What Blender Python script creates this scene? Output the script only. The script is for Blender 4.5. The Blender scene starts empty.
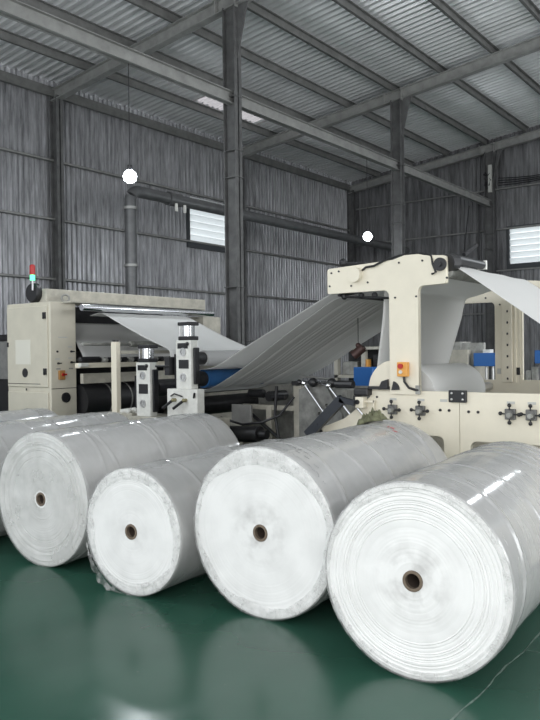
import bpy, bmesh, math, random
from mathutils import Vector, Matrix, noise
random.seed(7)
SC = bpy.context.scene
COL = SC.collection
# ------------------------------------------------------------------ camera
TH, PITCH, ROLL = 0.6459, 0.0105, -0.0124
rt = Vector((math.sin(TH), math.cos(TH), 0)); fw = Vector((math.cos(TH), -math.sin(TH), 0)); up = Vector((0, 0, 1))
f2 = fw*math.cos(PITCH) - up*math.sin(PITCH); u2 = fw*math.sin(PITCH) + up*math.cos(PITCH)
cr = rt*math.cos(ROLL) + u2*math.sin(ROLL); cu = -rt*math.sin(ROLL) + u2*math.cos(ROLL)
cam_data = bpy.data.cameras.new('camera'); cam = bpy.data.objects.new('camera', cam_data); COL.objects.link(cam)
cam.matrix_world = Matrix(((cr.x, cu.x, -f2.x, 0), (cr.y, cu.y, -f2.y, 0), (cr.z, cu.z, -f2.z, 1.6), (0, 0, 0, 1)))
cam_data.sensor_fit = 'VERTICAL'; cam_data.sensor_height = 36; cam_data.lens = 36*751.14/720
cam_data.clip_end = 200
SC.camera = cam
# ------------------------------------------------------------------ world, daylight, exposure
SC.view_settings.view_transform = 'Standard'; SC.view_settings.look = 'None'
SC.view_settings.gamma = 1; SC.view_settings.use_curve_mapping = False
SC.view_settings.exposure = 0.0
W = bpy.data.worlds.new('overcast_sky'); SC.world = W; W.use_nodes = True
bg = W.node_tree.nodes['Background']; bg.inputs[0].default_value = (.92, .96, 1, 1); bg.inputs[1].default_value = 1.6
def area(name, loc, target, sx, sy, power, color=(1, 1, 1)):
    l = bpy.data.lights.new(name, 'AREA'); l.shape = 'RECTANGLE'; l.size = sx; l.size_y = sy; l.energy = power; l.color = color
    o = bpy.data.objects.new(name, l); COL.objects.link(o); o.location = loc
    o.rotation_euler = (Vector(target)-Vector(loc)).to_track_quat('-Z', 'Y').to_euler()
    return o
area('daylight_through_loading_door', (-2.6, .9, 2.4), (5, -3.2, 1.6), 5, 4.0, 285, (1, .99, .97))
area('added_side_fill', (8.5, 4.5, 2.7), (10, -8, 4.4), 9, 3.0, 540, (.97, .99, 1))  # added fill light from the side, lifts roof and walls

# ------------------------------------------------------------------ materials
def newmat(name):
    m = bpy.data.materials.new(name); m.use_nodes = True
    nt = m.node_tree; return m, nt, nt.nodes['Principled BSDF']
def N(nt, t, **kw):
    n = nt.nodes.new(t)
    for k, v in kw.items(): setattr(n, k, v)
    return n
def mat(name, color, rough=.5, metal=0, var=.0, scale=8, stretch=(1, 1, 1), bump=0, bscale=60, spec=.5, detail=4, tint=None):
    m, nt, b = newmat(name)
    b.inputs['Base Color'].default_value = (*color, 1); b.inputs['Roughness'].default_value = rough
    b.inputs['Metallic'].default_value = metal; b.inputs['Specular IOR Level'].default_value = spec
    if var or bump:
        tc = N(nt, 'ShaderNodeTexCoord'); mp = N(nt, 'ShaderNodeMapping'); mp.inputs['Scale'].default_value = stretch
        nt.links.new(tc.outputs['Object'], mp.inputs['Vector'])
    if var:
        n = N(nt, 'ShaderNodeTexNoise'); n.inputs['Scale'].default_value = scale; n.inputs['Detail'].default_value = detail
        n.inputs['Roughness'].default_value = .65
        nt.links.new(mp.outputs[0], n.inputs['Vector'])
        r = N(nt, 'ShaderNodeValToRGB')
        r.color_ramp.elements[0].position = .3; r.color_ramp.elements[1].position = .7
        lo = [max(0, c*(1-var)) for c in color]; hi = [min(1, c*(1+var)) for c in color]
        if tint: lo = list(tint)
        r.color_ramp.elements[0].color = (*lo, 1); r.color_ramp.elements[1].color = (*hi, 1)
        nt.links.new(n.outputs['Fac'], r.inputs[0]); nt.links.new(r.outputs[0], b.inputs['Base Color'])
    if bump:
        n2 = N(nt, 'ShaderNodeTexNoise'); n2.inputs['Scale'].default_value = bscale; n2.inputs['Detail'].default_value = 5
        nt.links.new(mp.outputs[0], n2.inputs['Vector'])
        bp = N(nt, 'ShaderNodeBump'); bp.inputs['Strength'].default_value = bump; bp.inputs['Distance'].default_value = .02
        nt.links.new(n2.outputs['Fac'], bp.inputs['Height']); nt.links.new(bp.outputs[0], b.inputs['Normal'])
    return m
M = {}
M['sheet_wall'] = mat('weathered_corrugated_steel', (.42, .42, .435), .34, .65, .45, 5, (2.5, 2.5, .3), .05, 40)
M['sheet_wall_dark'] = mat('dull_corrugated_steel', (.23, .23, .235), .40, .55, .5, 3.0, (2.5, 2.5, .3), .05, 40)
M['sheet_roof'] = mat('galvanised_roof_sheet', (.90, .90, .91), .36, .62, .10, 1.5, (1.5, .5, 1))
M['steel'] = mat('painted_grey_steel', (.15, .15, .145), .5, .2, .25, 5)
M['steel_col'] = mat('grey_column_paint', (.115, .115, .115), .5, .2, .3, 5)
M['steel_light'] = mat('pale_grey_steel', (.30, .30, .29), .45, .25, .2, 5)
M['dark_frame'] = mat('dark_window_frame', (.05, .055, .06), .5)
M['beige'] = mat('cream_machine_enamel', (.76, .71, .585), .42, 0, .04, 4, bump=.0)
M['beige_cab'] = mat('dimmed_cream_enamel', (.60, .565, .47), .45, 0, .05, 4)  # cream darkened in colour for the weaker light at the cabinet
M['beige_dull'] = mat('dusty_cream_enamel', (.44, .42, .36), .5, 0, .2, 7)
M['grey_plate'] = mat('dusty_grey_casting', (.30, .30, .28), .55, .1, .35, 9)
M['black'] = mat('black_rubber', (.015, .015, .017), .45)
M['darkmetal'] = mat('oily_dark_metal', (.03, .03, .032), .4, .5, .4, 9)
M['chrome'] = mat('polished_chrome', (.75, .76, .78), .16, 1)
M['alu'] = mat('brushed_aluminium', (.62, .62, .62), .35, .9)
M['white_paint'] = mat('white_enamel', (.68, .68, .64), .4, 0, .12, 12)
M['blue'] = mat('blue_roller_cover', (.025, .11, .28), .45, 0, .12, 6)
M['bluebox'] = mat('bright_blue_paint', (.02, .13, .42), .4)
M['orange'] = mat('orange_plastic', (.75, .36, .08), .45)
M['red'] = mat('red_plastic', (.45, .02, .02), .4)
M['ink'] = mat('red_marker_ink', (.45, .06, .08), .7)
M['dots'] = mat('grey_print_ink', (.12, .12, .14), .7)
M['valve_grey'] = mat('worn_dark_steel', (.16, .16, .155), .45, .5, .3, 20)
M['label'] = mat('silver_label', (.50, .50, .47), .5)
M['web'] = mat('tissue_web', (.72, .73, .73), .9, 0, .04, 3, (1, .15, 1))
M['tissue'] = mat('tissue_parent_roll', (.72, .72, .71), .9)
M['card'] = mat('brown_cardboard_core', (.15, .115, .085), .8, 0, .2, 30)
M['cardin'] = mat('core_shade_brown', (.045, .03, .022), .9)  # dark colour paints the shade deep inside the core
M['rag'] = mat('olive_rag', (.15, .155, .092), .95, 0, .5, 22, bump=.5, bscale=60)
M['pipe'] = mat('grey_duct_pipe', (.11, .112, .115), .4, .3, .2, 6)
M['brown'] = mat('rusty_brown_metal', (.09, .05, .045), .5, .3)
def emit(name, col, s):
    m, nt, b = newmat(name); b.inputs['Base Color'].default_value = (*col, 1)
    b.inputs['Emission Color'].default_value = (*col, 1); b.inputs['Emission Strength'].default_value = s; return m
M['bulb'] = emit('lit_bulb', (.92, .97, 1), 14)
M['green_lit'] = emit('lit_green_lens', (.12, 1, .45), 1.6)
def translucent(name, col, rough_mix=.5):
    m, nt, b = newmat(name); nt.nodes.remove(b); out = nt.nodes['Material Output']
    d = N(nt, 'ShaderNodeBsdfDiffuse'); d.inputs[0].default_value = (*col, 1)
    t = N(nt, 'ShaderNodeBsdfTranslucent'); t.inputs[0].default_value = (*col, 1)
    mx = N(nt, 'ShaderNodeMixShader'); mx.inputs[0].default_value = rough_mix
    nt.links.new(d.outputs[0], mx.inputs[1]); nt.links.new(t.outputs[0], mx.inputs[2]); nt.links.new(mx.outputs[0], out.inputs[0]); return m
M['louvre'] = translucent('milky_louvre_blade', (.93, .95, .95), .6)
M['skylight'] = translucent('milky_fibreglass_sheet', (.72, .68, .68), .45)
M['tissue_web'] = translucent('thin_tissue', (.84, .84, .83), .40)

def paper_mat(R, seed, amount):
    m, nt, b = newmat('white_paper_roll')
    b.inputs['Roughness'].default_value = .85; b.inputs['Specular IOR Level'].default_value = .2
    tc = N(nt, 'ShaderNodeTexCoord'); n = N(nt, 'ShaderNodeTexNoise', noise_dimensions='4D'); n.inputs['Scale'].default_value = 5; n.inputs['Detail'].default_value = 6; n.inputs['W'].default_value = seed
    nt.links.new(tc.outputs['Object'], n.inputs['Vector'])
    r = N(nt, 'ShaderNodeValToRGB'); r.color_ramp.elements[0].color = (.71, .71, .70, 1); r.color_ramp.elements[1].color = (.79, .79, .78, 1)
    r.color_ramp.elements[0].position = .35; r.color_ramp.elements[1].position = .6
    nt.links.new(n.outputs['Fac'], r.inputs[0])
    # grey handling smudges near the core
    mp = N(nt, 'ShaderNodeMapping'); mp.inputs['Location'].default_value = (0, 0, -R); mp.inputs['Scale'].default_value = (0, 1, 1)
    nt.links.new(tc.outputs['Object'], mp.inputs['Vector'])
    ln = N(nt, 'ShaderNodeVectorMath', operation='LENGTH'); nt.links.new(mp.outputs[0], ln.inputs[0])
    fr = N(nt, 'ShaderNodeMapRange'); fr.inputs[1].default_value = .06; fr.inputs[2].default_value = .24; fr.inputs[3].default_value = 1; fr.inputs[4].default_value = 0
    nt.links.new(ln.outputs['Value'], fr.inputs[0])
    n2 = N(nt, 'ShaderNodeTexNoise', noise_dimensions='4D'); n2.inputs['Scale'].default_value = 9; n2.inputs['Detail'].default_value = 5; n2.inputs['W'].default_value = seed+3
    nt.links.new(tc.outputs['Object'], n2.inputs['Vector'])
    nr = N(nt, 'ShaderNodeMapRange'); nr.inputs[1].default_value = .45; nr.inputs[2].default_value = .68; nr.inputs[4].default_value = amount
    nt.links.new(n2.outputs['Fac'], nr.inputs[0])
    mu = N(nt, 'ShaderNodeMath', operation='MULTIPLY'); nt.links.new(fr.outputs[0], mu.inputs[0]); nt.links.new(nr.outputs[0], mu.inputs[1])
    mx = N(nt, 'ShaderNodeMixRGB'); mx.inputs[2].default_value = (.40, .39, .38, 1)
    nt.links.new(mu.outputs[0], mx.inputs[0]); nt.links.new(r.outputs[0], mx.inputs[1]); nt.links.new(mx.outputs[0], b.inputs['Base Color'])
    return m
def film_mat(name, base, lo, hi, scale, stretch, bump):
    m, nt, b = newmat(name); out = nt.nodes['Material Output']
    b.inputs['Base Color'].default_value = (*base, 1); b.inputs['Roughness'].default_value = .12
    b.inputs['Specular IOR Level'].default_value = .8
    tc = N(nt, 'ShaderNodeTexCoord'); mp = N(nt, 'ShaderNodeMapping'); mp.inputs['Scale'].default_value = stretch
    n = N(nt, 'ShaderNodeTexNoise'); n.inputs['Scale'].default_value = scale; n.inputs['Detail'].default_value = 6
    nt.links.new(tc.outputs['Object'], mp.inputs['Vector']); nt.links.new(mp.outputs[0], n.inputs['Vector'])
    r = N(nt, 'ShaderNodeMapRange'); r.inputs[1].default_value = .35; r.inputs[2].default_value = .7; r.inputs[3].default_value = lo; r.inputs[4].default_value = hi
    nt.links.new(n.outputs['Fac'], r.inputs[0])
    bp = N(nt, 'ShaderNodeBump'); bp.inputs['Strength'].default_value = bump; bp.inputs['Distance'].default_value = .02
    nt.links.new(n.outputs['Fac'], bp.inputs['Height']); nt.links.new(bp.outputs[0], b.inputs['Normal'])
    t = N(nt, 'ShaderNodeBsdfTransparent'); mx = N(nt, 'ShaderNodeMixShader')
    nt.links.new(r.outputs[0], mx.inputs[0]); nt.links.new(t.outputs[0], mx.inputs[1]); nt.links.new(b.outputs[0], mx.inputs[2])
    nt.links.new(mx.outputs[0], out.inputs[0]); return m
M['film'] = film_mat('clear_stretch_film', (.44, .44, .435), .54, .64, 5, (2.2, .8, .8), .10)
M['film_lip'] = film_mat('crinkled_film', (.64, .64, .63), .08, .5, 16, (1, 1, 1), .22)
M['film_face'] = film_mat('grey_film_over_end', (.52, .52, .50), .25, .5, 5, (1, 1, 1), .2)
def floor_mat():
    m, nt, b = newmat('green_epoxy_floor')
    tc = N(nt, 'ShaderNodeTexCoord'); n = N(nt, 'ShaderNodeTexNoise'); n.inputs['Scale'].default_value = .9; n.inputs['Detail'].default_value = 8
    nt.links.new(tc.outputs['Object'], n.inputs['Vector'])
    r = N(nt, 'ShaderNodeValToRGB'); r.color_ramp.elements[0].color = (.018, .066, .045, 1); r.color_ramp.elements[1].color = (.027, .088, .061, 1)
    r.color_ramp.elements[0].position = .3; r.color_ramp.elements[1].position = .7
    nt.links.new(n.outputs['Fac'], r.inputs[0])
    # scattered pale specks and scuffs
    v = N(nt, 'ShaderNodeTexNoise'); v.inputs['Scale'].default_value = 55; v.inputs['Detail'].default_value = 2
    nt.links.new(tc.outputs['Object'], v.inputs['Vector'])
    vr = N(nt, 'ShaderNodeMapRange'); vr.inputs[1].default_value = .77; vr.inputs[2].default_value = .8
    nt.links.new(v.outputs['Fac'], vr.inputs[0])
    mx = N(nt, 'ShaderNodeMixRGB'); mx.inputs[2].default_value = (.25, .3, .27, 1)
    nt.links.new(vr.outputs[0], mx.inputs[0]); nt.links.new(r.outputs[0], mx.inputs[1]); nt.links.new(mx.outputs[0], b.inputs['Base Color'])
    n2 = N(nt, 'ShaderNodeTexNoise'); n2.inputs['Scale'].default_value = 2.5; n2.inputs['Detail'].default_value = 6
    nt.links.new(tc.outputs['Object'], n2.inputs['Vector'])
    rr = N(nt, 'ShaderNodeMapRange'); rr.inputs[3].default_value = .13; rr.inputs[4].default_value = .30
    nt.links.new(n2.outputs['Fac'], rr.inputs[0]); nt.links.new(rr.outputs[0], b.inputs['Roughness'])
    sp = N(nt, 'ShaderNodeSeparateXYZ'); nt.links.new(tc.outputs['Object'], sp.inputs[0])
    w = N(nt, 'ShaderNodeMath', operation='MULTIPLY_ADD'); w.inputs[1].default_value = 1.6; nt.links.new(n2.outputs['Fac'], w.inputs[0]); nt.links.new(sp.outputs['Y'], w.inputs[2])
    sr = N(nt, 'ShaderNodeMapRange'); sr.inputs[1].default_value = -3.0; sr.inputs[2].default_value = -1.4; sr.inputs[3].default_value = .10; sr.inputs[4].default_value = .44
    nt.links.new(w.outputs[0], sr.inputs[0]); nt.links.new(sr.outputs[0], b.inputs['Specular IOR Level'])
    return m
M['floor'] = floor_mat()
M['crack'] = mat('pale_floor_joint', (.12, .17, .145), .8, 0, .5, 30)

# ------------------------------------------------------------------ mesh helpers
class MB:
    def __init__(s): s.bm = bmesh.new()
    def box(s, x0, x1, y0, y1, z0, z1, bev=0, rot=None):
        vs = [s.bm.verts.new((x, y, z)) for x in (x0, x1) for y in (y0, y1) for z in (z0, z1)]
        if rot:
            c = Vector(((x0+x1)/2, (y0+y1)/2, (z0+z1)/2))
            for v in vs: v.co = rot @ (v.co-c) + c
        fs = []
        for q in ((0, 1, 3, 2), (4, 6, 7, 5), (0, 4, 5, 1), (2, 3, 7, 6), (0, 2, 6, 4), (1, 5, 7, 3)):
            fs.append(s.bm.faces.new([vs[i] for i in q]))
        if bev:
            es = list({e for f in fs for e in f.edges})
            bmesh.ops.bevel(s.bm, geom=es, offset=bev, segments=2, affect='EDGES', profile=.5)
        return s
    def tube(s, pts, r, n=12, cap=True):
        pts = [Vector(p) for p in pts]; rings = []
        for i, p in enumerate(pts):
            a = pts[max(0, i-1)]; b = pts[min(len(pts)-1, i+1)]; d = (b-a).normalized()
            ref = Vector((0, 0, 1)) if abs(d.z) < .9 else Vector((1, 0, 0))
            u = d.cross(ref).normalized(); v = d.cross(u)
            ri = r[i] if isinstance(r, (list, tuple)) else r
            rings.append([s.bm.verts.new(p + ri*(math.cos(2*math.pi*k/n)*u + math.sin(2*math.pi*k/n)*v)) for k in range(n)])
        for a, b in zip(rings, rings[1:]):
            for k in range(n): s.bm.faces.new((a[k], a[(k+1) % n], b[(k+1) % n], b[k]))
        if cap:
            s.bm.faces.new(rings[0][::-1]); s.bm.faces.new(rings[-1])
        return s
    def lathe(s, prof, o, d, n=48, closed=False):
        """prof: (along, radius) pairs about the axis d through o"""
        o = Vector(o); d = Vector(d).normalized(); ref = Vector((0, 0, 1)) if abs(d.z) < .9 else Vector((1, 0, 0))
        u = d.cross(ref).normalized(); v = d.cross(u); rings = []
        for t, r in prof:
            if r < 1e-6: rings.append([s.bm.verts.new(o+d*t)])
            else: rings.append([s.bm.verts.new(o+d*t+r*(math.cos(2*math.pi*k/n)*u+math.sin(2*math.pi*k/n)*v)) for k in range(n)])
        pr = list(zip(rings, rings[1:]))
        if closed: pr.append((rings[-1], rings[0]))
        for a, b in pr:
            for k in range(n):
                q = [a[k % len(a)], a[(k+1) % len(a)], b[(k+1) % len(b)], b[k % len(b)]]
                q2 = []
                for w in q:
                    if w not in q2: q2.append(w)
                if len(q2) > 2: s.bm.faces.new(q2)
        return s
    def ball(s, c, r, n=12):
        return s.lathe([(-r*math.cos(math.pi*i/8), r*math.sin(math.pi*i/8) if 0 < i < 8 else 0) for i in range(9)], c, (0, 0, 1), n)
    def grid(s, P, thick=None):
        rows = [[s.bm.verts.new(p) for p in r] for r in P]
        for a, b in zip(rows, rows[1:]):
            for k in range(len(a)-1): s.bm.faces.new((a[k], a[k+1], b[k+1], b[k]))
        return s
    def plate(s, x0, x1, outer, holes=()):
        """a plate in a YZ outline, with cut-outs, extruded from x0 to x1"""
        cu = bpy.data.curves.new('outline', 'CURVE'); cu.dimensions = '2D'; cu.fill_mode = 'BOTH'; cu.extrude = abs(x1-x0)/2
        for loop in [outer]+list(holes):
            sp = cu.splines.new('POLY'); sp.points.add(len(loop)-1); sp.use_cyclic_u = True
            for p, q in zip(sp.points, loop): p.co = (q[0], q[1], 0, 1)
        o = bpy.data.objects.new('outline', cu); COL.objects.link(o)
        dg = bpy.context.evaluated_depsgraph_get(); me = bpy.data.meshes.new_from_object(o.evaluated_get(dg))
        bpy.data.objects.remove(o); bpy.data.curves.remove(cu)
        xm = (x0+x1)/2
        me.transform(Matrix(((0, 0, 1, xm), (1, 0, 0, 0), (0, 1, 0, 0), (0, 0, 0, 1))))
        s.bm.from_mesh(me); bpy.data.meshes.remove(me)
        return s
def arc(cy, cz, r, a0, a1, n=8):
    return [(cy+r*math.cos(math.radians(a0+(a1-a0)*i/n)), cz+r*math.sin(math.radians(a0+(a1-a0)*i/n))) for i in range(n+1)]
def rrect(y0, y1, z0, z1, r=.03):
    return arc(y1-r, z0+r, r, -90, 0, 4)+arc(y1-r, z1-r, r, 0, 90, 4)+arc(y0+r, z1-r, r, 90, 180, 4)+arc(y0+r, z0+r, r, 180, 270, 4)
def wloc(o):
    v = Vector(o.location)
    while o.parent: o = o.parent; v += Vector(o.location)
    return v
SPLIT = {'bolt', 'bolt_hole', 'tie_rod', 'side_bracket', 'rod_clamp', 'slot_cover', 'hose_clip', 'pipe_collar', 'clamp', 'cross_beam', 'motor', 'conduit', 'cable_tangle', 'hopper', 'relay_box', 'tension_bar', 'adjuster', 'latch_block'}
def islands(bm):
    bm.verts.ensure_lookup_table(); seen = set(); out = []
    for v in bm.verts:
        if v in seen: continue
        st = [v]; isl = []; seen.add(v)
        while st:
            w = st.pop(); isl.append(w)
            for e in w.link_edges:
                o = e.other_vert(w)
                if o not in seen: seen.add(o); st.append(o)
        out.append(isl)
    return out
def obj(name, mb, m, parent=None, smooth=None, keep=False):
    if name in SPLIT and parent:
        isl = islands(mb.bm)
        if len(isl) > 1:
            first = None
            for g in isl:
                b2 = MB(); mp = {v: b2.bm.verts.new(v.co) for v in g}
                for f in {f for v in g for f in v.link_faces}: b2.bm.faces.new([mp[v] for v in f.verts])
                o = obj1(name, b2, m, parent, smooth, keep); first = first or o
            mb.bm.free(); return first
    return obj1(name, mb, m, parent, smooth, keep)
def obj1(name, mb, m, parent=None, smooth=None, keep=False):
    me = bpy.data.meshes.new(name); bmesh.ops.recalc_face_normals(mb.bm, faces=mb.bm.faces)
    mb.bm.to_mesh(me); mb.bm.free()
    for x in (m if isinstance(m, (list, tuple)) else [m]): me.materials.append(x if not isinstance(x, str) else M[x])
    o = bpy.data.objects.new(name, me); COL.objects.link(o)
    if smooth:
        for p in me.polygons: p.use_smooth = True
        try: me.set_sharp_from_angle(angle=math.radians(smooth if smooth > 1 else 40))
        except Exception: pass
    if parent:
        o.parent = parent
        if not keep: me.transform(Matrix.Translation(-wloc(parent)))
    return o
def tag(o, label, cat, group=None):
    o['label'] = label; o['category'] = cat
    if group: o['group'] = group
    return o
def thing(name, loc, label, cat, group=None):
    o = bpy.data.objects.new(name, None); COL.objects.link(o); o.location = loc; o.empty_display_size = .1
    return tag(o, label, cat, group)
def lab(o, l): o['label'] = l; return o
def struct(name, mb, m, label=None, cat='building', smooth=None, parent=None):
    o = obj(name, mb, m, parent, smooth); o['kind'] = 'structure'
    if label and not parent: o['label'] = label; o['category'] = cat
    return o

# ------------------------------------------------------------------ setting
XA, YC, D, BAY = 9.842, -8.148, 4.874, 6.0
YW = YC-D; XR = XA+2*BAY; X0 = -3.0; YE = 5.5
SL, ZR = .1164, 6.845
def zraf(y): return ZR+SL*(y-YW)
ROOF_UP = .44
mb = MB(); mb.grid([[(x, y, 0) for y in (-14, -9, -4, 1, 6)] for x in (-8, -1, 6, 13, 22)]); struct('floor', mb, 'floor', 'glossy dark green epoxy floor of the hall', 'floor')
# control joint scratched along the floor beside the front roll
mb = MB(); rnd = random.Random(3); P = []
for i in range(61):
    x = 1.0+i*.08; y = -1.33+.006*math.sin(i*.9)+rnd.uniform(-.004, .004); w = rnd.uniform(.002, .006)
    P.append([(x, y-w, .0015), (x, y+w, .0015)])
mb.grid(P); struct('floor_line_1', mb, 'crack', 'pale worn joint line running across the green floor', 'floor joint')
mb = MB(); P = []
for i in range(30):
    y = -1.33+i*.08; x = 3.98+.005*math.sin(i*1.3); w = rnd.uniform(.001, .003)
    P.append([(x-w, y, .0015), (x+w, y, .0015)])
mb.grid(P); struct('floor_line_2', mb, 'crack', 'faint crack meeting the pale floor joint at a right angle', 'floor joint')

PER = .13
def profile(t):
    t = t % 1
    if t < .22: return 0, 
    return 0,
KN = (0, .42, .55, .85, .98)       # trapezoid knots within one period
KD = (0, 0, 1, 1, 0)
RN = (0, .36, .56, .78, .98)
def corr(u0, u1, per=PER, depth=.040, kn=KN):
    out = []; n = int(math.ceil((u1-u0)/per))
    for i in range(n):
        for k, d in zip(kn, KD): out.append((u0+(i+k)*per, d*depth))
    out.append((u0+n*per, 0)); return out
def corr_wall(place, u0, u1, ztop, holes):
    """place(u, d, z) -> point; ztop(u); holes: (u0,u1,z0,z1)"""
    mb = MB(); pts = corr(u0, u1)
    for (ua, da), (ub, db) in zip(pts, pts[1:]):
        um = (ua+ub)/2; segs = [(0, None)]
        for h in holes:
            if h[0] < um < h[1]: segs = [(0, h[2]), (h[3], None)]
        for a, b in segs:
            za, zb = (ztop(ua) if b is None else b), (ztop(ub) if b is None else b)
            mb.bm.faces.new([mb.bm.verts.new(place(*q)) for q in ((ua, da, a), (ub, db, a), (ub, db, zb), (ua, da, za))])
    return mb
WL = (13.93, 15.80, 4.44, 5.30)
WR = (-7.66, -5.80, 4.10, 5.18); WR2 = (-3.2, -1.34, 4.10, 5.18); WR3 = (.2, 3.4, 4.10, 5.18)
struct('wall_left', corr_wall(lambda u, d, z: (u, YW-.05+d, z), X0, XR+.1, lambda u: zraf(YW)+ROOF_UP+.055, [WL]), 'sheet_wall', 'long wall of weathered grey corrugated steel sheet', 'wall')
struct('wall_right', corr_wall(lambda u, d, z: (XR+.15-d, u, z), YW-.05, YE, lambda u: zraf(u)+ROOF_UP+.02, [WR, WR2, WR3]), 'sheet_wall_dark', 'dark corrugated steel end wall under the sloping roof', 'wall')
# near-side long wall (never seen), leaves a high strip open for daylight
mb = MB(); mb.box(5, XR, YE, YE+.1, 0, 2.2); mb.box(X0, 5, YE, YE+.1, 0, 9.4); mb.box(5, XR, YE, YE+.1, 6.6, 9.4); struct('wall_near', mb, 'sheet_wall', 'corrugated wall behind the viewer', 'wall')
SKY = (12.9, 15.1, -11.8, -10.7)
mb = MB(); pts = corr(X0, XR+.2, .18, .055, RN)
for (ua, da), (ub, db) in zip(pts, pts[1:]):
    um = (ua+ub)/2
    spans = [(YW-.15, YE+.2)]
    if SKY[0] < um < SKY[1]: spans = [(YW-.15, SKY[2]), (SKY[3], YE+.2)]
    for a, b in spans:
        mb.bm.faces.new([mb.bm.verts.new((u, y, zraf(y)+ROOF_UP+d)) for u, d, y in ((ua, da, a), (ub, db, a), (ub, db, b), (ua, da, b))])
struct('ceiling', mb, 'sheet_roof', 'sloping corrugated galvanised roof sheeting', 'roof')
mb = MB(); pts = corr(SKY[0]-.05, SKY[1]+.1, .18, .055, RN)
mb.grid([[(u, y, zraf(y)+ROOF_UP+d-.004) for y in (SKY[2]-.05, SKY[3]+.05)] for u, d in pts]); struct('window_3', mb, 'skylight', 'milky skylight sheet let into the roof behind the tall column', 'skylight')

def ibeam_y(mb, x, y0, y1, zf, h, w=.16, t=.014):          # along Y under the roof slope
    for a, b, hw in ((0, t, w/2), (h-t, h, w/2), (0, h, t/2)):
        vs = [mb.bm.verts.new((x+sx*hw, y, zf(y)+dz)) for y in (y0, y1) for sx in (-1, 1) for dz in (a, b)]
        for q in ((0, 1, 3, 2), (4, 6, 7, 5), (0, 4, 5, 1), (2, 3, 7, 6), (0, 2, 6, 4), (1, 5, 7, 3)): mb.bm.faces.new([vs[i] for i in q])
def hcol(mb, x, y, z1, dy=.26, dx=.18, t=.018):
    mb.box(x-dx/2, x+dx/2, y-dy/2, y-dy/2+t, 0, z1); mb.box(x-dx/2, x+dx/2, y+dy/2-t, y+dy/2, 0, z1); mb.box(x-.012, x+.012, y-dy/2, y+dy/2, 0, z1)
raf_l = ['grey roof beam from the first wall column up to the tall column', 'grey roof beam resting on the middle column with the bolted bracket', 'grey roof beam along the top of the dark end wall']
for i, k in enumerate((0, 1, 2)):
    x = XA+k*BAY - (.12 if k == 2 else 0)
    mb = MB(); ibeam_y(mb, x, YW, YE, zraf, .24); mb.box(x-.10, x+.10, YC-.30, YC-.28, zraf(YC)-.02, zraf(YC)+.24); mb.box(x-.10, x+.10, YC+.14, YC+.16, zraf(YC)-.02, zraf(YC)+.25)
    struct('roof_beam', mb, 'steel_light', raf_l[i], 'beam')
col_l = ['tall grey steel column standing behind the wide tissue sheet', 'steel column with open flanges behind the cream arched frame', 'steel column against the end wall carrying the cable bundle']
for i, k in enumerate((0, 1, 2)):
    x = XA+k*BAY - (.14 if k == 2 else 0)
    mb = MB(); hcol(mb, x, YC, zraf(YC)+.02)
    for z in (2.7, 4.55, 5.0, 5.9): mb.box(x-.10, x+.10, YC-.15, YC+.15, z, z+.012)
    # tapered haunch under the roof beam
    vs = [mb.bm.verts.new((x+sx, y, z)) for sx in (-.012, .012) for y, z in ((YC+.12, zraf(YC)-.9), (YC+.36, zraf(YC)+.03), (YC+.12, zraf(YC)+.03))]
    mb.bm.faces.new(vs[:3]); mb.bm.faces.new(vs[3:]); mb.bm.faces.new((vs[0], vs[1], vs[4], vs[3]))
    struct('column', mb, 'steel_col', col_l[i], 'column')
wc_l = ['wall column between the first two bays of the long corrugated wall', None, 'corner column where the two corrugated walls meet']
for i, k in enumerate((0, 1, 2)):
    x = XA+k*BAY - (.14 if k == 2 else 0)
    mb = MB(); hcol(mb, x, YW+.14, zraf(YW)+.1, .22, .17); struct('column', mb, 'steel_col', wc_l[i] or 'wall column hidden behind the tall grey column', 'column')
mb = MB(); z = 5.793
mb.box(X0, XR-.2, YC-.07, YC+.07, z, z+.012); mb.box(X0, XR-.2, YC-.07, YC+.07, z+.19, z+.202); mb.box(X0, XR-.2, YC-.01, YC+.01, z, z+.2)
struct('tie_beam', mb, 'steel_light', 'long grey tie beam running from column to column', 'beam')
mb = MB(); mb.box(X0, XR, YW+.02, YW+.10, 6.95, 7.14); struct('eave_beam', mb, 'steel', 'dark beam along the top of the long corrugated wall', 'beam')
names = ['first roof purlin up from the long wall', 'second roof purlin up from the long wall', 'third roof purlin up from the long wall', 'roof purlin directly above the column row', 'first roof purlin beyond the column row', 'second roof purlin beyond the column row', 'third roof purlin beyond the column row', 'fourth roof purlin beyond the column row', 'fifth roof purlin beyond the column row']
for i in range(9):
    y = -11.85+1.2*i; zz = zraf(y)+.25; mb = MB()
    mb.box(X0, XR, y-.03, y+.03, zz, zz+.012); mb.box(X0, XR, y-.03, y-.022, zz, zz+.18); mb.box(X0, XR, y-.03, y+.03, zz+.168, zz+.18)
    struct('purlin_beam', mb, 'steel', names[i], 'beam')
for zz, nm in ((5.657, 'upper girt rail on the long corrugated wall'), (4.44, 'middle girt rail on the long corrugated wall'), (3.2, 'lower girt rail on the long corrugated wall'), (1.95, 'lowest girt rail on the long wall')):
    mb = MB(); mb.box(X0, XR, YW, YW+.07, zz-.05, zz-.042); mb.box(X0, XR, YW+.062, YW+.07, zz-.05, zz); mb.box(X0, XR, YW, YW+.07, zz-.008, zz); struct('girt_beam', mb, 'steel_light', nm, 'rail')
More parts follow.
